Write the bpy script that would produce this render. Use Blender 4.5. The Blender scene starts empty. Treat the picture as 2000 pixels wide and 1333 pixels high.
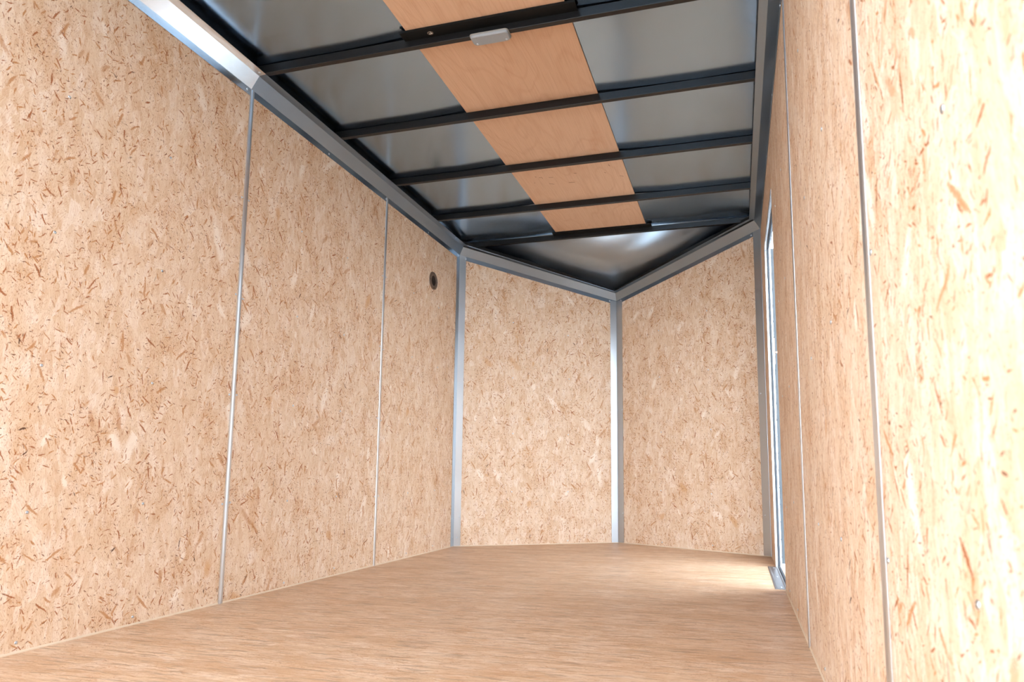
import bpy, bmesh, math, random
from mathutils import Vector, Matrix, noise
random.seed(7)
C = bpy.context.scene
COL = C.collection

# ------------------------------------------------------------ main sizes (metres)
W = 2.2945            # inner width
HW = 2.243            # lower edge of the cove trim on the walls
HC = 2.3364           # underside of the roof bows / top of the cove trim
ZS = 2.376            # roof sheet / plywood strip level
YA = 0.642            # how far the V nose reaches past the shoulders
DROP = 0.285          # how far the nose roof falls to its tip
YR = -5.05            # open rear end
YD0, YD1, ZD = -1.375, -0.53, 1.955   # side doorway
NOSE = Vector((W / 2, YA, 0))

# ------------------------------------------------------------ camera
cam_d = bpy.data.cameras.new('camera')
cam = bpy.data.objects.new('camera', cam_d); COL.objects.link(cam)
yaw, pit, rol = 0.26071, 0.12285, 0.00303
fwd = Vector((-math.sin(yaw) * math.cos(pit), math.cos(yaw) * math.cos(pit), math.sin(pit)))
rgt = Vector((math.cos(yaw), math.sin(yaw), 0)); up = rgt.cross(fwd)
r2 = rgt * math.cos(rol) + up * math.sin(rol); u2 = -rgt * math.sin(rol) + up * math.cos(rol)
cam.matrix_world = Matrix(((r2.x, u2.x, -fwd.x, 2.09175), (r2.y, u2.y, -fwd.y, -4.75487),
                           (r2.z, u2.z, -fwd.z, 0.52947), (0, 0, 0, 1)))
cam_d.sensor_width = 36; cam_d.lens = 1301.55 * 36 / 2000
cam_d.shift_x = -91.86 / 2000; cam_d.shift_y = 103.37 / 2000
cam_d.clip_start = 0.02
cam_d.dof.use_dof = True; cam_d.dof.focus_distance = 3.4; cam_d.dof.aperture_fstop = 6.3
C.camera = cam

# ------------------------------------------------------------ world, exposure
wd = bpy.data.worlds.new('overcast_sky'); C.world = wd; wd.use_nodes = True
wn = wd.node_tree; bgn = wn.nodes['Background']
bgn.inputs[0].default_value = (0.84, 0.925, 1.0, 1); bgn.inputs[1].default_value = 9.2
C.view_settings.view_transform = 'Standard'; C.view_settings.look = 'None'
C.view_settings.gamma = 1; C.view_settings.exposure = 0.0
C.view_settings.use_curve_mapping = False
C.cycles.max_bounces = 6; C.cycles.diffuse_bounces = 4; C.cycles.glossy_bounces = 4
C.cycles.use_adaptive_sampling = True; C.cycles.adaptive_threshold = .12; C.cycles.adaptive_min_samples = 12
C.cycles.caustics_reflective = False; C.cycles.caustics_refractive = False
C.cycles.sample_clamp_indirect = 6.0
try:
    C.cycles.use_denoising = True; C.cycles.denoiser = 'OPENIMAGEDENOISE'
except Exception: pass

def portal(name, loc, rot, sx, sy):
    l = bpy.data.lights.new(name, 'AREA'); l.shape = 'RECTANGLE'; l.size = sx; l.size_y = sy
    l.cycles.is_portal = True
    o = bpy.data.objects.new(name, l); COL.objects.link(o); o.location = loc; o.rotation_euler = rot
portal('sky_portal_rear', (W / 2, YR - .02, 1.15), (math.radians(90), 0, 0), W, 2.3)
portal('sky_portal_doorway', (W + .12, (YD0 + YD1) / 2, ZD / 2), (0, math.radians(90), 0), ZD, YD1 - YD0)

# ------------------------------------------------------------ material helpers
def L(r, g, b):
    f = lambda c: (c / 255 / 12.92) if c <= 10.3 else ((c / 255 + .055) / 1.055) ** 2.4
    return (f(r), f(g), f(b), 1)

class NT:
    def __init__(s, name):
        s.m = bpy.data.materials.new(name); s.m.use_nodes = True
        s.t = s.m.node_tree; s.b = s.t.nodes['Principled BSDF']
    def n(s, typ, **kw):
        o = s.t.nodes.new(typ)
        for k, v in kw.items(): setattr(o, k, v)
        return o
    def put(s, sock, v):
        if hasattr(v, 'is_output') or isinstance(v, bpy.types.NodeSocket): s.t.links.new(v, sock)
        else: sock.default_value = v
    def math(s, op, a, b=0.0, c=0.0, clamp=False):
        o = s.n('ShaderNodeMath', operation=op); o.use_clamp = clamp
        s.put(o.inputs[0], a); s.put(o.inputs[1], b); s.put(o.inputs[2], c); return o.outputs[0]
    def vmath(s, op, a, b=(0, 0, 0)):
        o = s.n('ShaderNodeVectorMath', operation=op)
        s.put(o.inputs[0], a); s.put(o.inputs[1], b)
        return o.outputs['Value'] if op in ('LENGTH', 'DOT_PRODUCT') else o.outputs[0]
    def sep(s, v):
        o = s.n('ShaderNodeSeparateXYZ'); s.put(o.inputs[0], v); return o.outputs
    def comb(s, x, y, z=0.0):
        o = s.n('ShaderNodeCombineXYZ'); s.put(o.inputs[0], x); s.put(o.inputs[1], y); s.put(o.inputs[2], z)
        return o.outputs[0]
    def mix(s, f, a, b, blend='MIX'):
        o = s.n('ShaderNodeMix', data_type='RGBA', blend_type=blend)
        s.put(o.inputs[0], f); s.put(o.inputs[6], a); s.put(o.inputs[7], b); return o.outputs[2]
    def ramp(s, f, stops, interp='LINEAR'):
        o = s.n('ShaderNodeValToRGB'); cr = o.color_ramp; cr.interpolation = interp
        while len(cr.elements) < len(stops): cr.elements.new(.5)
        for e, (p, c) in zip(cr.elements, stops): e.position = p; e.color = c
        s.put(o.inputs[0], f); return o.outputs[0]
    def mr(s, v, a, b, c=0.0, d=1.0):
        o = s.n('ShaderNodeMapRange', interpolation_type='SMOOTHSTEP')
        s.put(o.inputs[0], v)
        for i, x in enumerate((a, b, c, d)): s.put(o.inputs[i + 1], x)
        return o.outputs[0]
    def noise(s, v, scale, detail=2, rough=.5, dist=0.0, out='Fac'):
        o = s.n('ShaderNodeTexNoise', noise_dimensions='2D'); s.put(o.inputs['Vector'], v)
        o.inputs['Scale'].default_value = scale; o.inputs['Detail'].default_value = detail
        o.inputs['Roughness'].default_value = rough; o.inputs['Distortion'].default_value = dist
        return o.outputs[out]
    def vor(s, v, scale):
        o = s.n('ShaderNodeTexVoronoi', voronoi_dimensions='2D', feature='F1'); s.put(o.inputs['Vector'], v)
        o.inputs['Scale'].default_value = scale; return o.outputs
    def scl(s, v, x, y): return s.vmath('MULTIPLY', v, (x, y, 1))
    def off(s, v, x, y): return s.vmath('ADD', v, (x, y, 0))

def flake_cell(T, uv, scale, spread, seed):
    """one random flake per cell: returns (across, along, random colour outputs)"""
    p = T.off(uv, seed * 3.71, seed * 1.93)
    vo = T.vor(p, scale)
    rnd = T.sep(vo['Color'])
    loc = T.vmath('SUBTRACT', p, vo['Position'])
    l = T.sep(loc)
    # angle: centred, mostly small
    a = T.math('SUBTRACT', rnd[0], .5)
    a = T.math('MULTIPLY', a, spread)
    ca, sa = T.math('COSINE', a), T.math('SINE', a)
    x = T.math('ADD', T.math('MULTIPLY', l[0], ca), T.math('MULTIPLY', l[1], sa))
    y = T.math('SUBTRACT', T.math('MULTIPLY', l[1], ca), T.math('MULTIPLY', l[0], sa))
    return x, y, rnd

def Wd(r, g, b):
    """wood tone: the light bouncing between the wood walls warms it further, so the boards themselves are paler"""
    c = L(r, g, b); return (c[0] * 1.0, min(1, c[1] * 1.125), min(1, c[2] * 1.30), 1)

def osb(name, floor=False):
    T = NT(name)
    uv0 = T.n('ShaderNodeUVMap').outputs[0]
    wc = T.noise(uv0, 20, 2, .5, out='Color')
    uv = T.vmath('ADD', uv0, T.vmath('MULTIPLY', T.vmath('SUBTRACT', wc, (.5, .5, .5)), (.013, .020, 0)))
    brk = T.noise(T.off(uv0, 9, 2), 300, 1, .7)      # breaks up the strands' edges
    sp = 1.0 if floor else 1.7
    # big pale flakes
    st = T.scl(uv, 1, .42)
    v1 = T.vor(st, 15); r1 = T.sep(v1['Color'])
    col = T.ramp(r1[0], [(0, Wd(222, 188, 152)), (.4, Wd(228, 196, 162)), (.7, Wd(232, 202, 170)), (.92, Wd(221, 185, 148)), (1, Wd(240, 215, 188))])
    v2 = T.vor(T.off(T.scl(uv, 1, .5), 5.3, 8.1), 33); r2_ = T.sep(v2['Color'])
    c2 = T.ramp(r2_[0], [(0, Wd(216, 178, 140)), (.45, Wd(228, 195, 160)), (1, Wd(240, 215, 190))])
    col = T.mix(T.mr(r2_[1], .4, .6, 0, .65), col, c2)
    v3 = T.vor(T.off(T.scl(uv, 1, .32), 1.3, 2.1), 85); r3 = T.sep(v3['Color'])
    c3 = T.ramp(r3[0], [(0, Wd(206, 160, 120)), (.35, Wd(224, 188, 152)), (1, Wd(240, 216, 192))])
    col = T.mix(T.mr(r3[1], .3, .65, 0, .55), col, c3)
    # fibre grain following each large flake's own direction
    gx, gy, gr = flake_cell(T, T.scl(uv, 1, .6), 17, sp, 0)
    g = T.noise(T.comb(T.math('ADD', T.math('MULTIPLY', gx, 380), T.math('MULTIPLY', gr[0], 90)), T.math('MULTIPLY', gy, 30)), 1, 4, .65)
    col = T.mix(T.mr(g, .42, .78, 0, .42), col, Wd(194, 142, 100))
    col = T.mix(T.mr(g, .28, .46, .22, 0), col, Wd(244, 222, 198))
    gx2, gy2, gr2 = gx, gy, gr
    g2 = T.noise(T.comb(T.math('ADD', T.math('MULTIPLY', gx2, 520), T.math('MULTIPLY', gr2[0], 70)), T.math('MULTIPLY', gy2, 60)), 1, 3, .65)
    col = T.mix(T.mr(g2, .56, .76, 0, .55), col, Wd(184, 126, 84))
    blot = T.noise(T.scl(uv0, 1, .6), 8, 4, .62)
    dens = T.math('MULTIPLY', T.math('SUBTRACT', blot, .52), 1.1)
    col = T.mix(T.mr(blot, .48, .70, 0, .32), col, Wd(204, 154, 108))
    spk = T.noise(T.scl(uv, 240, 130), 1, 2, .7)
    spk = T.math('ADD', spk, T.math('MULTIPLY', dens, .18))
    col = T.mix(T.mr(spk, .60, .70, 0, .70), col, Wd(166, 108, 70))
    red = Wd(160, 94, 54); brn = Wd(122, 74, 46); mid = Wd(186, 126, 78); drk = Wd(96, 64, 46); pale = Wd(244, 222, 198); gry = Wd(186, 158, 136)
    k = .7 if floor else 1.14
    def F(scale, ln, wd, thr, color, spread, seed, st_, dn=None):
        nonlocal col
        ln *= .86; wd *= .92
        x, y, r = flake_cell(T, uv, scale, spread, seed)
        ly = T.math('MULTIPLY', T.math('ADD', T.math('MULTIPLY', T.math('MULTIPLY', r[2], r[2]), 1.3), .35), ln)
        wx = T.math('MULTIPLY', T.math('ADD', T.math('MULTIPLY', r[2], .8), .45), wd)
        dx = T.math('DIVIDE', x, wx); dy = T.math('DIVIDE', y, ly)
        d = T.math('SQRT', T.math('ADD', T.math('MULTIPLY', dx, dx), T.math('MULTIPLY', dy, dy)))
        d = T.math('ADD', d, T.math('MULTIPLY', T.math('SUBTRACT', brk, .5), 1.3))
        m = T.mr(d, .55, 1.15, 1.0, 0.0)
        t = r[1] if dn is None else T.math('ADD', r[1], dn)
        m = T.math('MULTIPLY', T.math('MULTIPLY', m, T.mr(t, thr, thr + .25, .25, 1.0) if False else T.mr(t, thr, thr + .12)), st_ * k)
        col = T.mix(m, col, color)
    F(7, .075, .020, .80, pale, sp, 1, .6)
    F(4.5, .050, .022, .84, Wd(208, 156, 108), sp, 13, .7)
    F(9, .045, .010, .80, mid, sp, 2, .55)
    F(14, .034, .0046, .62, mid, sp * 1.2, 3, .75, dens)
    F(19, .026, .0032, .70, red, sp * 1.3, 4, .85, dens)
    F(40, .013, .0024, .58, mid, sp * 1.6, 11, .85, dens)
    F(48, .011, .0018, .60, red, sp * 1.8, 5, .85, dens)
    F(66, .006, .0014, .68, brn, sp * 2, 9, .85, dens)
    F(15, .016, .0026, .88, drk, sp * 1.5, 7, .9, dens)
    if floor:
        s1 = T.noise(T.scl(uv0, 9, 1.5), 1, 5, .7)
        col = T.mix(T.mr(s1, .42, .70, 0, .65), col, Wd(186, 138, 98))
        s2 = T.noise(T.scl(uv, 190, 10), 1, 3, .7)
        col = T.mix(T.mr(s2, .48, .72, 0, .85), col, Wd(168, 118, 78))
        s3 = T.noise(T.off(T.scl(uv, 70, 6), 4, 9), 1, 3, .65)
        col = T.mix(T.mr(s3, .54, .70, 0, .75), col, Wd(128, 104, 86))
        s4 = T.noise(T.off(T.scl(uv, 50, 3.5), 14, 3), 1, 3, .65)
        col = T.mix(T.mr(s4, .60, .78, 0, .5), col, Wd(236, 206, 174))
        col = T.mix(.30, col, Wd(214, 164, 120))
    T.put(T.b.inputs['Base Color'], col)
    T.b.inputs['Roughness'].default_value = .5 if floor else .62
    T.b.inputs['Specular IOR Level'].default_value = .4 if floor else .3
    return T.m

def plywood(name):
    T = NT(name)
    uv = T.n('ShaderNodeUVMap').outputs[0]
    w = T.noise(T.scl(uv, 3.6, .9), 1, 2, .45)
    rings = T.math('FRACT', T.math('MULTIPLY', w, 9))
    rr = T.mr(T.math('ABSOLUTE', T.math('SUBTRACT', rings, .5)), .30, .5)
    grain = T.noise(T.scl(uv, 160, 5), 1, 4, .65)
    grain2 = T.noise(T.scl(T.off(uv, 3, 4), 40, 1.2), 1, 3, .6)
    col = T.mix(grain2, Wd(214, 172, 138), Wd(202, 158, 122))
    col = T.mix(T.math('MULTIPLY', rr, .22), col, Wd(184, 130, 94))
    col = T.mix(T.mr(grain, .45, .75, 0, .34), col, Wd(180, 130, 98))
    kn = T.noise(T.scl(uv, 5, 2.6), 1, 3, .6)
    col = T.mix(T.mr(kn, .62, .8, 0, .35), col, Wd(184, 122, 84))
    T.put(T.b.inputs['Base Color'], col); T.b.inputs['Roughness'].default_value = .6
    T.b.inputs['Specular IOR Level'].default_value = .3
    return T.m

def metal(name, col, rough, aniso=0.0, var=.08, sc=(3, 60), bump=0.0):
    T = NT(name)
    tc = T.n('ShaderNodeTexCoord').outputs['Object']
    o = T.n('ShaderNodeTexNoise'); T.put(o.inputs['Vector'], T.vmath('MULTIPLY', tc, (sc[1], sc[0], sc[0])))
    o.inputs['Scale'].default_value = 1; o.inputs['Detail'].default_value = 4
    f = o.outputs['Fac']
    T.put(T.b.inputs['Base Color'], T.mix(f, [c * (1 - var) for c in col[:3]] + [1], [min(1, c * (1 + var)) for c in col[:3]] + [1]))
    T.b.inputs['Metallic'].default_value = 1
    T.b.inputs['Roughness'].default_value = rough
    if bump:
        b = T.n('ShaderNodeTexNoise'); T.put(b.inputs['Vector'], tc); b.inputs['Scale'].default_value = 3.0; b.inputs['Detail'].default_value = 1
        bp = T.n('ShaderNodeBump'); bp.inputs['Strength'].default_value = bump; bp.inputs['Distance'].default_value = .02
        T.put(bp.inputs['Height'], b.outputs['Fac']); T.put(T.b.inputs['Normal'], bp.outputs[0])
    return T.m

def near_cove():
    # highlight put in: lighter copy of the cove metal, bump ramp tilts its reflection
    m = metal('aluminium_cove_highlight', (.86, .91, .96), .22, var=.03, sc=(3, 7))
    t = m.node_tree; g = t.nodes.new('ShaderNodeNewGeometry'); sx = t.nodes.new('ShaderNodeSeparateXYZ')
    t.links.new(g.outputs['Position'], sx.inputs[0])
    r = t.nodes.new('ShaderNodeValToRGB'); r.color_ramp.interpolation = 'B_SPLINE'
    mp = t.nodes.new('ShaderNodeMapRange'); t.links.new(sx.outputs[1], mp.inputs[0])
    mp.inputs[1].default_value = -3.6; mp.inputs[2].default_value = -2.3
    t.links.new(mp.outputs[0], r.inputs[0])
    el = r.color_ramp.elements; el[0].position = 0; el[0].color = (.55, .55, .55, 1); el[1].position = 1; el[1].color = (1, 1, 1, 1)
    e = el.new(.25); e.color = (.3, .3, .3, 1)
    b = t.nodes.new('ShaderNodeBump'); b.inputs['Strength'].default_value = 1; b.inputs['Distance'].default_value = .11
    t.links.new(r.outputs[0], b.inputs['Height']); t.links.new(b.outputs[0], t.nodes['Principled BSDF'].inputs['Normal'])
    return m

def plain(name, col, rough=.5, metallic=0.0, spec=.5, var=.06, sc=30):
    T = NT(name)
    tc = T.n('ShaderNodeTexCoord').outputs['Object']
    o = T.n('ShaderNodeTexNoise'); T.put(o.inputs['Vector'], tc); o.inputs['Scale'].default_value = sc
    T.put(T.b.inputs['Base Color'], T.mix(o.outputs['Fac'], [c * (1 - var) for c in col[:3]] + [1], [min(1, c * (1 + var)) for c in col[:3]] + [1]))
    T.b.inputs['Roughness'].default_value = rough; T.b.inputs['Metallic'].default_value = metallic
    T.b.inputs['Specular IOR Level'].default_value = spec
    return T.m

M_OSB = osb('osb_wall'); M_OSBF = osb('osb_floor', True); M_PLY = plywood('luan_plywood')
M_SHEET = metal('galvanised_roof_sheet', (.34, .47, .62), .19, var=.05, sc=(2, 2))
M_NOSE = metal('galvanised_nose_sheet', (.37, .46, .56), .33, var=.05, sc=(2, 2))
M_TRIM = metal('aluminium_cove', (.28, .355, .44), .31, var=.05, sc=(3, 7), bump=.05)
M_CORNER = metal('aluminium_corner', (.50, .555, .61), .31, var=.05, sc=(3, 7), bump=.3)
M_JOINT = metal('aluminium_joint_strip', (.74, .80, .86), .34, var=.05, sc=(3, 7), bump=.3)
M_ALU = metal('bright_aluminium', (.75, .80, .85), .26)
M_SILL = metal('worn_aluminium_sill', (.30, .31, .34), .40)
M_BLACK = plain('black_painted_steel', (.009, .009, .010), .30, spec=.32, var=.25, sc=90)
M_MATTE = plain('matte_black_steel', (.006, .006, .006), .55, spec=.15, var=.2, sc=60)
M_SCREW = metal('zinc_screw', (.62, .72, .82), .3)
M_SKIN = plain('white_outer_skin', (.75, .76, .78), .4)
M_RUBBER = plain('dark_rubber_seal', (.035, .045, .060), .5)
M_CAULK = plain('beige_edge_strip', Wd(220, 192, 160), .7)
M_VENT = plain('brown_plastic_vent', L(98, 80, 68), .45)
M_VENTD = plain('dark_vent_mesh', L(38, 30, 26), .6)
M_HOLE = plain('dark_inside', (.008, .007, .006), .8)
M_LENS = plain('frosted_grey_lens', L(146, 154, 162), .35, var=.04, sc=40)
M_LBASE = plain('pale_lamp_base', L(150, 150, 146), .4)
M_TAB = plain('white_plastic', L(246, 246, 248), .4)
M_GROUND = plain('pale_concrete', (.46, .46, .45), .85, var=.12, sc=6)
M_INK = plain('dark_pencil', L(70, 48, 34), .8)
M_WIRE = plain('white_wire_sleeve', L(200, 190, 176), .5)

# ------------------------------------------------------------ object helpers
def finish(name, bm, mat, parent=None, smooth=False, bevel=0):
    me = bpy.data.meshes.new(name)
    bmesh.ops.recalc_face_normals(bm, faces=bm.faces) if smooth != 'keep' else None
    bm.to_mesh(me); bm.free()
    o = bpy.data.objects.new(name, me); COL.objects.link(o)
    for m in (mat if isinstance(mat, (list, tuple)) else [mat]): me.materials.append(m)
    if smooth:
        for p in me.polygons: p.use_smooth = True
    if bevel:
        md = o.modifiers.new('bevel', 'BEVEL'); md.width = bevel; md.segments = 2; md.limit_method = 'ANGLE'
    if parent: o.parent = parent
    return o

def tag(o, label, cat, group=None, kind=None):
    o['label'] = label; o['category'] = cat
    if group: o['group'] = group
    if kind: o['kind'] = kind
    return o

def empty(name, loc=(0, 0, 0)):
    o = bpy.data.objects.new(name, None); COL.objects.link(o); o.location = loc; o.empty_display_size = .05
    return o

def box(bm, x0, x1, y0, y1, z0, z1):
    v = [bm.verts.new((x, y, z)) for z in (z0, z1) for y in (y0, y1) for x in (x0, x1)]
    for f in ((0, 2, 3, 1), (4, 5, 7, 6), (0, 1, 5, 4), (2, 6, 7, 3), (0, 4, 6, 2), (1, 3, 7, 5)):
        bm.faces.new([v[i] for i in f])
    return v

def boxobj(name, b, mat, parent=None, bevel=0):
    bm = bmesh.new(); box(bm, *b); return finish(name, bm, mat, parent, bevel=bevel)

def loft(bm, rings, closed=True):
    """rings: list of lists of points; makes a solid swept through them"""
    vs = [[bm.verts.new(p) for p in r] for r in rings]
    n = len(vs[0])
    for a, b in zip(vs, vs[1:]):
        for i in range(n if closed else n - 1):
            j = (i + 1) % n
            bm.faces.new((a[i], a[j], b[j], b[i]))
    if closed:
        bm.faces.new(vs[0]); bm.faces.new(vs[-1])

# a panel standing on base points a->b (plan), polygon in (s,z), thickness outward
useed = [0]
def panel(name, a, b, poly, thick, mat, parent, out):
    """a,b: plan Vectors; poly: list of (s,z) around; out: plan unit vector outward; front face lies on a-b"""
    useed[0] += 1; du, dv = useed[0] * 3.37, useed[0] * 1.71
    d = (b - a).normalized(); bm = bmesh.new(); uvl = bm.loops.layers.uv.new('UVMap')
    P = lambda s, z, t: (a.x + d.x * s + out.x * t, a.y + d.y * s + out.y * t, z)
    fr = [bm.verts.new(P(s, z, 0)) for s, z in poly]; bk = [bm.verts.new(P(s, z, thick)) for s, z in poly]
    f = bm.faces.new(fr); g = bm.faces.new(bk[::-1])
    for face, pl in ((f, poly), (g, poly[::-1])):
        for lp, (s, z) in zip(face.loops, pl): lp[uvl].uv = (s + du, z + dv)
    n = len(poly)
    for i in range(n):
        j = (i + 1) % n
        q = bm.faces.new((fr[i], fr[j], bk[j], bk[i]))
        for lp, (s, z) in zip(q.loops, (poly[i], poly[j], poly[j], poly[i])): lp[uvl].uv = (s + du, z + dv)
    bmesh.ops.recalc_face_normals(bm, faces=bm.faces)
    return finish(name, bm, mat, parent, smooth=False)

_sm = {}
def screw_mesh(r):
    if r in _sm: return _sm[r]
    bm = bmesh.new(); n = 12
    prof = [(r, 0), (r * .95, r * .28), (r * .62, r * .5), (r * .3, r * .5), (r * .24, r * .2), (0.0001, r * .18)]
    rings = [[bm.verts.new((p[0] * math.cos(2 * math.pi * i / n), p[0] * math.sin(2 * math.pi * i / n), p[1])) for i in range(n)] for p in prof]
    for q, w in zip(rings, rings[1:]):
        for i in range(n): bm.faces.new((q[i], q[(i + 1) % n], w[(i + 1) % n], w[i]))
    bm.faces.new(rings[-1]); bm.faces.new(rings[0][::-1])
    me = bpy.data.meshes.new('screw'); bm.to_mesh(me); bm.free(); me.materials.append(M_SCREW)
    for p in me.polygons: p.use_smooth = True
    _sm[r] = me; return me
def screw(loc, nrm, parent, r=.0050):
    o = bpy.data.objects.new('screw', screw_mesh(r)); COL.objects.link(o); o.parent = parent
    o.rotation_euler = Vector(nrm).to_track_quat('Z', 'Y').to_euler()
    o.location = Vector(loc) - Vector(nrm) * r * .12
    if parent.type == 'EMPTY': o.location = o.location - parent.location
    return o

# ------------------------------------------------------------ ground and floor
tag(boxobj('ground', (-30, 30, -30, 30, -.66, -.6), M_GROUND), 'pale concrete ground outside, below the side doorway', 'ground', kind='structure')

bm = bmesh.new(); uvl = bm.loops.layers.uv.new('UVMap')
fp = [(-.035, YR), (W + .035, YR), (W + .035, 0), (W / 2, YA + .03), (-.035, 0)]
top = [bm.verts.new((x, y, 0)) for x, y in fp]; bot = [bm.verts.new((x, y, -.05)) for x, y in fp]
bm.faces.new(top); bm.faces.new(bot[::-1])
for i in range(5): bm.faces.new((top[i], top[(i + 1) % 5], bot[(i + 1) % 5], bot[i]))
for f in bm.faces:
    for lp in f.loops: lp[uvl].uv = (lp.vert.co.y + 11, lp.vert.co.x + 7)
tag(finish('floor', bm, M_OSBF), 'orange-tan strand board floor with fine streaks running across the trailer', 'floor', kind='structure')

# ------------------------------------------------------------ walls
ZP = 2.30
STUD_Z = (.035, .415, .87, 1.31, 1.757)
SEAM_L = (-3.582, -2.363, -1.144); SEAM_R = (-3.675, -2.4636)

wl = tag(boxobj('wall_left', (-.038, -.034, YR, 0, -.05, 2.37), M_SKIN),
         'long left wall of pale strand board panels with silver joint strips', 'wall', kind='structure')
g = .0015
edges = [YR] + list(SEAM_L) + [0]
for a, b in zip(edges, edges[1:]):
    p = panel('wall_panel', Vector((0, a + g)), Vector((0, b - g)), [(0, 0), (b - a - 2 * g, 0), (b - a - 2 * g, ZP), (0, ZP)], .009, M_OSB, wl, Vector((-1, 0)))
    ys = {YR: [], SEAM_L[0]: (-3.18, -2.776), SEAM_L[1]: (-1.96, -1.555), SEAM_L[2]: (-.75, -.35)}[a]
    for y in ys:
        for z in STUD_Z: screw((0, y + random.uniform(-.006, .006), z + random.uniform(-.012, .012)), (1, 0, 0), p)
    for y, s in ((a, 1), (b, -1)):
        if y in (YR, 0): continue
        for z in STUD_Z[1:]: screw((0, y + s * .0215, z + random.uniform(-.01, .01)), (1, 0, 0), p)

wr = empty('wall_right', (W, YR, 0))
tag(wr, 'right wall of strand board panels, almost edge-on, with the side doorway', 'wall', kind='structure')
def rpanel(y0, y1, z0, z1, screws=()):
    a, b = Vector((0, y0 + g - YR)), Vector((0, y1 - g - YR))
    p = panel('wall_panel', a, b, [(0, z0), (b.y - a.y, z0), (b.y - a.y, z1), (0, z1)], .009, M_OSB, wr, Vector((1, 0)))
    for y in screws:
        for z in STUD_Z: screw((0, y - YR, z + random.uniform(-.02, .02)), (-1, 0, 0), p)
    return p
rpanel(YR, SEAM_R[0], 0, ZP, (-4.45, -4.07, -3.70)); rpanel(SEAM_R[0], SEAM_R[1], 0, ZP, (-3.25, -2.85)); rpanel(SEAM_R[1], YD0, 0, ZP, (-2.05, -1.65))
rpanel(YD0, YD1, ZD, ZP); rpanel(YD1, 0, 0, ZP)
bm = bmesh.new()
for b in ((.034, .038, 0, YD0 - YR, -.05, 2.37), (.034, .038, YD1 - YR + .036, -YR, -.05, 2.37), (.034, .038, YD0 - YR, YD1 - YR, ZD + .03, 2.37),
          (.034, .038, YD0 - YR, YD1 - YR, -.05, -.001)): box(bm, *b)
finish('outer_skin', bm, M_SKIN, wr)

def vwall(name, a, b, za, zb, side, label, screws):
    d = (b - a); n = Vector((-d.y, d.x)).normalized()
    if n.y < 0: n = -n
    Ln = d.length
    w = tag(panel(name, a + n * .034, b + n * .034, [(0, -.05), (Ln, -.05), (Ln, zb + .07), (0, za + .07)], .004, M_SKIN, None, n), label, 'wall', kind='structure')
    p = panel('wall_panel', a, b, [(.0, 0), (Ln, 0), (Ln, zb), (0, za)], .009, M_OSB, w, n)
    u = d.normalized()
    for s in screws:
        for z in STUD_Z:
            q = a + u * (s + random.uniform(-.006, .006)); zz = z + random.uniform(-.01, .01)
            if zz > 1.7 and s > .8 and side == 'l' or zz > 1.7 and s < .5 and side == 'r': zz -= .08
            screw((q.x, q.y, zz), (-n.x, -n.y, 0), p)
    return w
A2 = Vector((0, 0)); N2 = Vector((W / 2, YA)); B2 = Vector((W, 0))
vwall('wall_front_left', A2, N2, ZP, ZP - DROP, 'l', 'left half of the V-shaped front wall, one strand board panel', (.445, .90))
vwall('wall_front_right', N2, B2, ZP - DROP, ZP, 'r', 'right half of the V-shaped front wall, one strand board panel', (.43, .87))

# ------------------------------------------------------------ thin beige strips where walls meet the floor
def strip_along(name, a, b, inn, label, h=.0065, t=.003):
    bm = bmesh.new()
    d = (b - a).normalized()
    P = lambda q, o, z: (q.x + inn.x * o, q.y + inn.y * o, z)
    prof = [(0, .0), (t, .0), (t, h * .45), (t * .35, h), (0, h)]
    loft(bm, [[P(q, o, z) for o, z in prof] for q in (a, b)])
    return tag(finish(name, bm, M_CAULK), label, 'baseboard', kind='structure')
nl = Vector((YA, -W / 2)).normalized(); nr = Vector((-YA, -W / 2)).normalized()
strip_along('baseboard_left', Vector((0, YR)), A2, Vector((1, 0)), 'thin pale strip along the foot of the left wall')
strip_along('baseboard_front_left', A2, N2, nl, 'thin pale strip along the foot of the left front panel')
strip_along('baseboard_front_right', N2, B2, nr, 'thin pale strip along the foot of the right front panel')
strip_along('baseboard_right', Vector((W, YR)), Vector((W, YD0 - .01)), Vector((-1, 0)), 'thin pale strip along the foot of the right wall, this side of the doorway')

# ------------------------------------------------------------ joint strips (H moulding) on the side walls
trim_n = [0]
def tname():
    trim_n[0] += 1; return 'trim_%d' % trim_n[0]
def joint(x, y, inn, label, w=.0125):
    bm = bmesh.new()
    prof = [(-w, .0005), (-w, .002), (-w * .72, .0042), (0, .005), (w * .72, .0042), (w, .002), (w, .0005)]
    loft(bm, [[(x + inn * o, y + s, z) for s, o in prof] for z in (.0, HW + .03)])
    return tag(finish(tname(), bm, M_JOINT, smooth=False), label, 'trim', kind='structure')
joint(0, SEAM_L[1], 1, 'vertical silver joint strip on the left wall, nearer and wider of the two')
joint(0, SEAM_L[2], 1, 'vertical silver joint strip on the left wall, farther and thinner of the two', .0115)
joint(W, SEAM_R[0], -1, 'vertical silver joint strip on the right wall, nearer and brighter of the two', .015)
joint(W, SEAM_R[1], -1, 'vertical silver joint strip on the right wall, farther one by the doorway', .0115)
joint(0, SEAM_L[0], 1, 'vertical silver joint strip on the left wall outside the picture')

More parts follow.
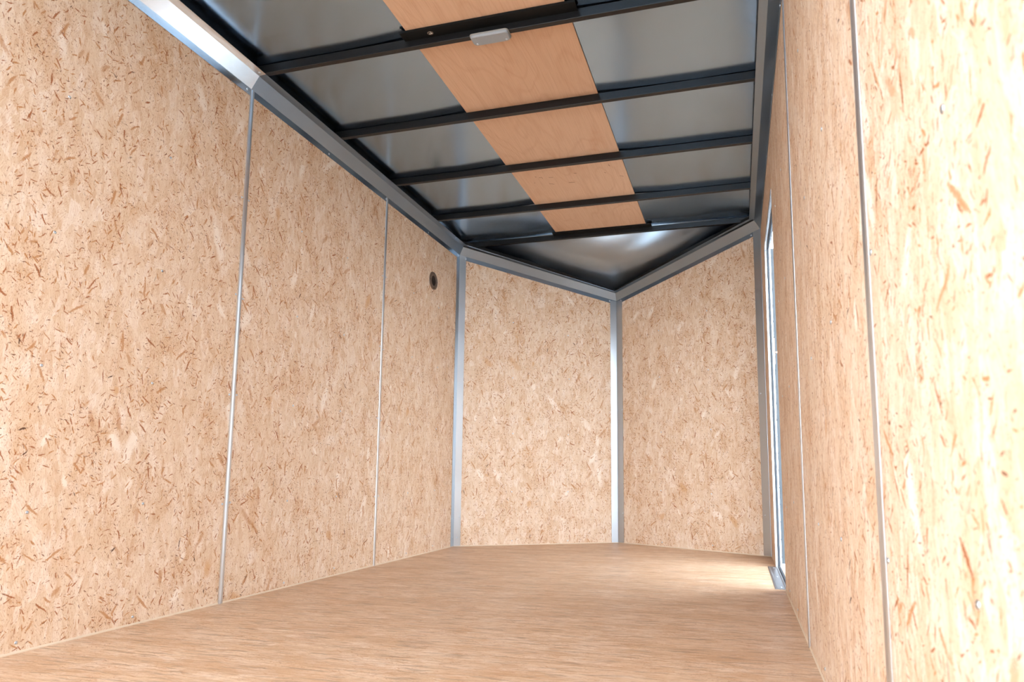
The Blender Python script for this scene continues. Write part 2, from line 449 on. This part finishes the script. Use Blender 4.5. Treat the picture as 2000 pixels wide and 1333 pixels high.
# ------------------------------------------------------------ vertical corner trims
def corner(node, d1, d2, n1, n2, w1, w2, h, label, scr):
    """angle strip: legs run from node along d1,d2; n1,n2 inward normals"""
    t = .0016
    bis = (n1 + n2).normalized(); k = 1 / max(.2, bis.dot(n1))
    ci, co = node + bis * (.0012 + t) * k, node + bis * .0012 * k
    e1o, e2o = node + d1 * w1 + n1 * .0012, node + d2 * w2 + n2 * .0012
    e1i, e2i = e1o + n1 * t, e2o + n2 * t
    bm = bmesh.new()
    pl = [e1o, e1i, ci, e2i, e2o, co]
    loft(bm, [[(p.x, p.y, z) for p in pl] for z in (.002, h)])
    o = tag(finish(tname(), bm, M_CORNER), label, 'trim', kind='structure')
    for leg, s, z in scr:
        d, n, w = (d1, n1, w1) if leg == 1 else (d2, n2, w2)
        q = node + d * s * w + n * (.0012 + t)
        screw((q.x, q.y, z), (n.x, n.y, 0), o, .0056)
    return o
dl = (N2 - A2).normalized(); dr = (N2 - B2).normalized()
corner(A2, Vector((0, -1)), dl, Vector((1, 0)), nl, .055, .052, HW + .03, 'silver angle trim in the left rear corner of the V nose',
       [(1, .8, .21), (2, .8, .22), (2, .5, .065), (1, .7, 1.08), (2, .85, 1.08), (1, .5, .07)])
corner(N2, -dl, -dr, nl, nr, .055, .062, HW - DROP + .03, 'silver angle trim at the tip of the V nose', [(1, .9, .235), (2, .85, .235), (1, .9, 1.07), (2, .9, 1.07)])
corner(B2, dr, Vector((0, -1)), nr, Vector((-1, 0)), .055, .05, HW + .03, 'grey angle trim in the right rear corner of the V nose by the doorway', [(1, .65, .27), (1, .7, 1.10), (2, .6, .28)])

# ------------------------------------------------------------ cove trims round the top of the walls
def offs(o):
    """plan points of the wall outline moved inwards by o: rear-left, shoulder, nose, shoulder, rear-right"""
    def isect(p, d, q, e):
        k = (q - p).x * e.y - (q - p).y * e.x; m = d.x * e.y - d.y * e.x
        return p + d * (k / m)
    s = isect(Vector((o, 0)), Vector((0, 1)), A2 + nl * o, dl)
    n = isect(A2 + nl * o, dl, B2 + nr * o, dr)
    return [Vector((o, YR)), s, n, Vector((W - s.x, s.y)), Vector((W - o, YR))]
PROF = [(.0022, 0), (.0022, .032), (.040, .088), (.074, .0925)]
BACK = [(.0745, .0940), (.039, .0897), (.0006, .0332), (.0006, 0)]
def zb(i, q):     # height of the wall trim's lower edge at a plan point
    return HW - DROP * max(0, min(1, q.y / YA)) * (1 if i in (1, 2, 3) else 0)
def cove(i0, i1, label, y0=None, y1=None, shift=0.0, prof=None, scr=(), mat=None):
    rings = []
    pts = (prof or PROF) + BACK
    steps = 14 if y0 is None else 14
    ends = []
    for i, yy in ((i0, y0), (i1, y1)):
        r = []
        for o, h in pts:
            q = offs(o + shift)[i].copy()
            base = HW - (DROP if i == 2 else 0)
            if i == 2: base = HW - DROP
            if yy is not None: q.y = yy
            r.append(Vector((q.x, q.y, base + h - shift * .6)))
        ends.append(r)
    for k in range(steps + 1):
        t = k / steps
        ring = []
        for j, (a, b) in enumerate(zip(*ends)):
            p = a.lerp(b, t)
            # slight oil-canning of the thin sheet
            w = .0011 * noise.noise(p * 2.3 + Vector((i0 * 7, 0, 3))) if j in (1, 2, 5, 6) else 0
            p.z += w; ring.append(p)
        rings.append(ring)
    bm = bmesh.new(); loft(bm, rings)
    o = finish(tname(), bm, mat or M_TRIM)
    tag(o, label, 'trim', kind='structure')
    for loc, nrm in scr: screw(loc, nrm, o, .006)
    return o
BOWY = (-2.355, -1.753, -1.151, -.549)
def wscr(x, nx, ys): return [((x, y, HW + .015), (nx, 0, 0)) for y in ys]
PROF_N = [(.0030, -.003), (.0030, .031), (.0415, .0875), (.0765, .0915)]
cove(0, 1, 'silver cove trim between left wall and roof, nearest length, highlight put into its colour', YR, -2.375, shift=.0022, prof=PROF_N, mat=near_cove(),
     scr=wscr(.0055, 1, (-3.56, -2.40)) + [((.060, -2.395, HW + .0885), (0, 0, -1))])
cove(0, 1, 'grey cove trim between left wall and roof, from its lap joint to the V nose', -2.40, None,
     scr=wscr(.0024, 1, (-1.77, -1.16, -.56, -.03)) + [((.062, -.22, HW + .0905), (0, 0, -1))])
cove(1, 2, 'silver cove trim above the left half of the V front wall', scr=[
    (Vector((A2 + dl * .05 + nl * .0025).to_tuple() + (HW + .003,)), (nl.x, nl.y, 0)), (Vector((A2 + dl * 1.255 + nl * .0025).to_tuple() + (HW - DROP + .03,)), (nl.x, nl.y, 0))])
cove(3, 2, 'grey cove trim above the right half of the V front wall', scr=[
    (Vector((B2 + dr * .07 + nr * .0025).to_tuple() + (HW + .0,)), (nr.x, nr.y, 0)), (Vector((B2 + dr * 1.265 + nr * .0025).to_tuple() + (HW - DROP + .03,)), (nr.x, nr.y, 0))])
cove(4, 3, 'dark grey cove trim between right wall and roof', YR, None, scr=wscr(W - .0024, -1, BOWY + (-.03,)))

# ------------------------------------------------------------ black top rails behind the cove trims
def rail(a, b, za, zb_, inn, label, dep=.030):
    bm = bmesh.new()
    rings = []
    for q, z in ((a, za), (b, zb_)):
        rings.append([(q.x + inn.x * o, q.y + inn.y * o, z + h) for o, h in ((-.034, -.03), (-.010, -.03), (-.010, .0), (dep, .0), (dep, .0392), (-.034, .0392))])
    loft(bm, rings)
    return tag(finish(tname(), bm, M_BLACK), label, 'rail', kind='structure')
R0 = HC
rail(Vector((0, YR)), A2, R0, R0, Vector((1, 0)), 'black top rail above the left cove trim')
rail(Vector((W, YR)), B2, R0, R0, Vector((-1, 0)), 'black top rail above the right cove trim')
rail(A2, N2, R0, R0 - DROP, nl, 'black top rail over the left half of the V nose', .058)
rail(B2, N2, R0, R0 - DROP, nr, 'black top rail over the right half of the V nose', .058)

# ------------------------------------------------------------ roof sheet
PX0, PX1 = .803, 1.488
def sheet_z(x, y):
    e = PX0 - x if x < PX0 else (x - PX1 if x > PX1 else 0)
    lift = .0065 * max(0, 1 - e / .30) ** 1.5
    n = .0030 * noise.noise(Vector((x * 1.7, y * 1.9, .3))) * min(1, (e / .2))
    z = ZS + .0004 + lift + abs(n)
    if y > -.549:
        t = (y + .549) / .60
        bell = max(0, math.sin(math.pi * min(1, t)))
        z += .012 * bell * (.6 + noise.noise(Vector((x * 2.2, y * 2.5, 5.1)))) * min(1, e / .12)
    return z
bm = bmesh.new()
nx, ny = 66, 150
y_0, y_1 = YR, .05
gv = [[None] * (nx + 1) for _ in range(ny + 1)]
for j in range(ny + 1):
    for i in range(nx + 1):
        x = -.034 + (W + .068) * i / nx; y = y_0 + (y_1 - y_0) * j / ny
        gv[j][i] = bm.verts.new((x, y, sheet_z(x, y)))
for j in range(ny):
    for i in range(nx): bm.faces.new((gv[j][i], gv[j + 1][i], gv[j + 1][i + 1], gv[j][i + 1]))
# nose sheet, falling to the tip
a = bm.verts.new((-.034, .0, ZS + .0004)); b = bm.verts.new((W + .034, .0, ZS + .0004))
c = bm.verts.new((W / 2, YA + .04, ZS - .367))
m1 = bm.verts.new((W / 2, .0, ZS + .0004))
bm.faces.new((a, c, m1)); bm.faces.new((m1, c, b))
for f in bm.faces: f.smooth = len(f.verts) == 4
bmesh.ops.recalc_face_normals(bm, faces=bm.faces)
ce = finish('ceiling', bm, M_SHEET, smooth='keep')
ce.data.materials.append(M_NOSE)
for p_ in ce.data.polygons:
    if len(p_.vertices) == 3: p_.material_index = 1
md = ce.modifiers.new('thick', 'SOLIDIFY'); md.thickness = .0012; md.offset = 1
tag(ce, 'dull grey sheet metal roof lining seen between the black bows', 'ceiling', kind='structure')

# ------------------------------------------------------------ roof bows
def bow(yb, x0, x1, label, h=ZS - HC, w=.025):
    o = boxobj('roof_bow', (x0, x1, -w, 0, 0, h - .0003), M_BLACK, bevel=.0015)
    o.location = (0, yb, HC)
    return tag(o, label, 'roof beam', 'black roof bows crossing the ceiling')
labs = ['black roof bow carrying the dome light, nearest to the viewer', 'black roof bow, second from the viewer, just beyond the dome light',
        'black roof bow, third from the viewer, above the middle of the plywood strip', 'black roof bow, fourth from the viewer, last one before the V nose']
bows = [bow(y, .0305, W - .0305, l) for y, l in zip(BOWY, labs)]
nb = bow(.032, .0305, W - .0305, 'black roof bow at the start of the triangular V nose roof')
nb['label'] = 'farthest black roof bow, where the triangular V nose roof begins'

# bracket plates under the plywood, beside two bows
def bracket(yb, label, drop=.0125, x0=.776, x1=1.531, dep=.052):
    root = empty('mounting_channel', (x0, yb - .025, HC))
    tag(root, label, 'bracket', 'black mounting channels across the plywood strip')
    bm = bmesh.new(); box(bm, 0, x1 - x0, -dep, -.0003, .0285, .0305)
    finish('plate', bm, M_MATTE, root)
    bm = bmesh.new(); box(bm, 0, x1 - x0, -dep, -dep + .002, .0306, .0390)
    finish('flange', bm, M_MATTE, root)
    return root
br = bracket(BOWY[0], 'black mounting channel beside the dome light bow, with a cable hole at its left')
bracket(.032, 'black mounting channel along the farthest bow at the end of the plywood strip', dep=.05)
# cable grommet with wire ends
gr = empty('cable_grommet', (.905, BOWY[0] - .052, HC + .0283))
tag(gr, 'small pale cable grommet with wire ends in the black channel left of the dome light', 'grommet')
bm = bmesh.new(); n = 18; R_, r_ = .011, .0022
rings = [[((R_ + r_ * math.cos(t)) * math.cos(s), (R_ + r_ * math.cos(t)) * math.sin(s) * .8, r_ * math.sin(t) - .002) for t in [2 * math.pi * q / 8 for q in range(8)]] for s in [2 * math.pi * q / n for q in range(n + 1)]]
vv = [[bm.verts.new(p) for p in r] for r in rings[:-1]]
for i in range(n):
    for j in range(8): bm.faces.new((vv[i][j], vv[(i + 1) % n][j], vv[(i + 1) % n][(j + 1) % 8], vv[i][(j + 1) % 8]))
finish('ring', bm, M_VENT, gr, smooth=True)
def tube(bm, pts, r, n=6):
    pts = [Vector(p) for p in pts]; rings = []
    for i, p in enumerate(pts):
        d = (pts[min(i + 1, len(pts) - 1)] - pts[max(i - 1, 0)]).normalized()
        a = d.orthogonal().normalized(); b = d.cross(a)
        rings.append([p + (a * math.cos(2 * math.pi * k / n) + b * math.sin(2 * math.pi * k / n)) * r for k in range(n)])
    loft(bm, rings)
bm = bmesh.new(); tube(bm, [(-.006, .002, .001), (-.003, -.002, -.006), (.004, -.004, -.008), (.010, .0, -.004)], .0013)
tube(bm, [(.004, .003, .001), (.006, -.004, -.005), (.003, -.010, -.004)], .0011)
finish('wire_end', bm, M_WIRE, gr, smooth=True)

# ------------------------------------------------------------ plywood strip
bm = bmesh.new(); uvl = bm.loops.layers.uv.new('UVMap')
box(bm, PX0, PX1, YR + .02, -.008, ZS + .0002, ZS + .0060)
for f in bm.faces:
    for lp in f.loops: lp[uvl].uv = (lp.vert.co.x + lp.vert.co.z, lp.vert.co.y)
ps = tag(finish('plywood_strip', bm, M_PLY), 'long pinkish plywood strip along the middle of the roof above the bows', 'plywood')
def dash(x, y, ang, ln):
    o = boxobj('pencil_mark', (-ln / 2, ln / 2, -.0011, .0011, -.0002, .0003), M_INK, ps)
    o.location = (x, y, ZS); o.rotation_euler = (0, 0, ang)
for x, y, a_, l_ in ((.93, -.98, .9, .012), (.955, -.965, 0, .018), (.965, -.955, 1.4, .012), (1.02, -.95, .3, .028), (1.0, -.86, .6, .035), (1.13, -.85, .15, .04),
                     (1.18, -.97, .2, .018), (1.4, -1.02, 1.2, .02), (1.36, -.93, .9, .014), (1.45, -.86, .5, .025), (.90, -.90, 1.6, .01)): dash(x, y, a_, l_)

# ------------------------------------------------------------ dome light under the first bow
LX, LY, LZ = 1.156, -2.363, HC
dm = empty('dome_light', (LX, LY, LZ)); tag(dm, 'small pale rectangular dome light screwed under the nearest roof bow', 'light')
def rrect(hx, hy, r, bow_=0.0, n=5):
    out = []
    for cx, cy, a0 in ((hx - r, hy - r, 0), (-hx + r, hy - r, 90), (-hx + r, -hy + r, 180), (hx - r, -hy + r, 270)):
        for k in range(n + 1):
            a = math.radians(a0 + 90 * k / n); x = cx + r * math.cos(a); y = cy + r * math.sin(a)
            if y > 0: y += bow_ * (1 - (x / hx) ** 2)
            out.append((x, y))
    return out
def slab(name, layers, mat):
    bm = bmesh.new(); loft(bm, [[(x, y, z) for x, y in rrect(hx, hy, r, bw)] for hx, hy, r, bw, z in layers]); return finish(name, bm, mat, dm, bevel=0)
slab('base', [(.084, .031, .014, .010, -.0002), (.084, .031, .014, .010, -.005)], M_LBASE)
slab('lens', [(.082, .029, .013, .010, -.0051), (.081, .028, .013, .010, -.011), (.078, .025, .012, .010, -.0145)], M_LENS)
for x, y in ((-.064, .018), (.064, .018)): screw((LX + x, LY + y, LZ - .0147), (0, 0, -1), dm, .0055)
for x in (-.055, .045):
    b = boxobj('clip', (x - .001, x + .001, -.026, -.018, -.0160, -.0143), M_LBASE, dm)

# ------------------------------------------------------------ round vent on the left wall
VX, VY, VZ, VR = .0, -.459, 1.931, .0645
vt = empty('round_vent', (VX, VY, VZ)); tag(vt, 'round brown plastic vent on the left wall near the V nose', 'vent')
def lathe(name, prof, mat, parent, n=40):
    bm = bmesh.new(); rings = []
    for r, x in prof: rings.append([bm.verts.new((x, r * math.cos(2 * math.pi * i / n), r * math.sin(2 * math.pi * i / n))) for i in range(n)])
    for a, b in zip(rings, rings[1:]):
        for i in range(n): bm.faces.new((a[i], a[(i + 1) % n], b[(i + 1) % n], b[i]))
    return finish(name, bm, mat, parent, smooth=True)
lathe('flange', [(VR, .0003), (VR, .004), (VR * .96, .006), (VR * .62, .007), (VR * .58, .003), (VR * .56, .001), (VR * .56, .0003)], M_VENT, vt)
bm = bmesh.new(); n = 28
c = [bm.verts.new((.0006, VR * .58 * math.cos(2 * math.pi * i / n), VR * .58 * math.sin(2 * math.pi * i / n))) for i in range(n)]
c2 = [bm.verts.new((.0002, v.co.y, v.co.z)) for v in c]
bm.faces.new(c); bm.faces.new(c2[::-1])
for i in range(n): bm.faces.new((c[i], c[(i + 1) % n], c2[(i + 1) % n], c2[i]))
finish('dark_opening', bm, M_HOLE, vt)
bm = bmesh.new()
for k in range(-6, 7):
    o = k * VR * .085; hl = math.sqrt(max(0, (VR * .56) ** 2 - o * o))
    box(bm, .0008, .0030, o - .0009, o + .0009, -hl, hl); box(bm, .0008, .0028, -hl, hl, o - .0009, o + .0009)
finish('grille', bm, M_VENTD, vt)
for ay, az in ((0, .82), (0, -.82), (.82, 0), (-.82, 0)):
    s = screw((VX + .0062, VY + ay * VR, VZ + az * VR), (1, 0, 0), vt, .0042); s.data = s.data.copy(); s.data.materials[0] = M_VENTD

# ------------------------------------------------------------ side doorway: frame, seal, sill, open door
X = W
df = empty('door_frame', (X, YD0, 0)); tag(df, 'aluminium frame lining the side doorway in the right wall', 'door frame', kind='structure')
dW = YD1 - YD0
bm = bmesh.new()
# far jamb, near jamb and head: flat flange on the wall face + reveal
box(bm, -.0018, .0004, dW - .0, dW + .018, .0, ZD + .02); box(bm, .0004, .034, dW - .0016, dW, .0, ZD)
box(bm, -.0022, .0004, 0, dW, ZD, ZD + .02); box(bm, .0004, .034, 0, dW - .002, ZD - .0016, ZD)
finish('frame', bm, M_ALU, df, bevel=.0006)
bm = bmesh.new()
box(bm, .004, .034, -.0002, .0014, .0, ZD - .002)
finish('near_reveal', bm, M_ALU, df)
bm = bmesh.new()
box(bm, .011, .024, dW - .018, dW - .0018, .004, ZD - .018); box(bm, .011, .024, .002, dW - .002, ZD - .016, ZD - .0018)
box(bm, .011, .024, .002, dW - .018, .0, .010)
finish('seal', bm, M_RUBBER, df, bevel=.003)

sl = empty('door_sill', (X, YD0, 0)); tag(sl, 'flat aluminium threshold plate screwed to the floor in the side doorway', 'threshold')
bm = bmesh.new()
prof = [(-.048, .0004), (-.046, .0034), (-.038, .0040), (-.034, .0030), (-.002, .0030), (.002, .0046), (.008, .0046), (.011, .0030), (.025, .0030), (.025, .0004)]
loft(bm, [[(x, y, z) for x, z in prof] for y in (.020, dW - .005)])
finish('plate', bm, M_SILL, sl)
for y in (.07, .42, .775): screw((X - .018, YD0 + y, .0030), (0, 0, 1), sl, .006)

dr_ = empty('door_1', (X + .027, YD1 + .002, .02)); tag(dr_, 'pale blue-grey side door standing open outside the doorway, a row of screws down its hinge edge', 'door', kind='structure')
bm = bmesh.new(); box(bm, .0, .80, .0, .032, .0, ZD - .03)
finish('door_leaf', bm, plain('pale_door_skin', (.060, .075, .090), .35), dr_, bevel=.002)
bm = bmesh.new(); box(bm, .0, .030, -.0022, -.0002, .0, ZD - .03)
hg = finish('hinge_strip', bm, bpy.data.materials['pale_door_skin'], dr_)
for k in range(19):
    q = screw((.006, -.0024, .04 + k * .1015), (0, -1, 0), hg, .0055); q.data = q.data.copy(); q.data.materials[0] = M_RUBBER

# small white plastic tab at the near edge of the doorway
tb = empty('plastic_tab', (X, YD0 - .035, 1.13)); tag(tb, 'small white T-shaped plastic tab standing off the right wall at the doorway edge', 'tab')
bm = bmesh.new(); box(bm, -.0150, -.0105, -.004, .004, -.060, .070); finish('bar', bm, M_TAB, tb, bevel=.001)
bm = bmesh.new(); tube(bm, [(-.012, .0, -.002), (-.010, .016, -.006), (-.010, .034, -.008)], .0025); finish('stem', bm, M_TAB, tb, smooth=True)
bm = bmesh.new(); box(bm, -.0105, .0004, -.0025, .0025, -.006, .004); finish('foot', bm, M_TAB, tb)
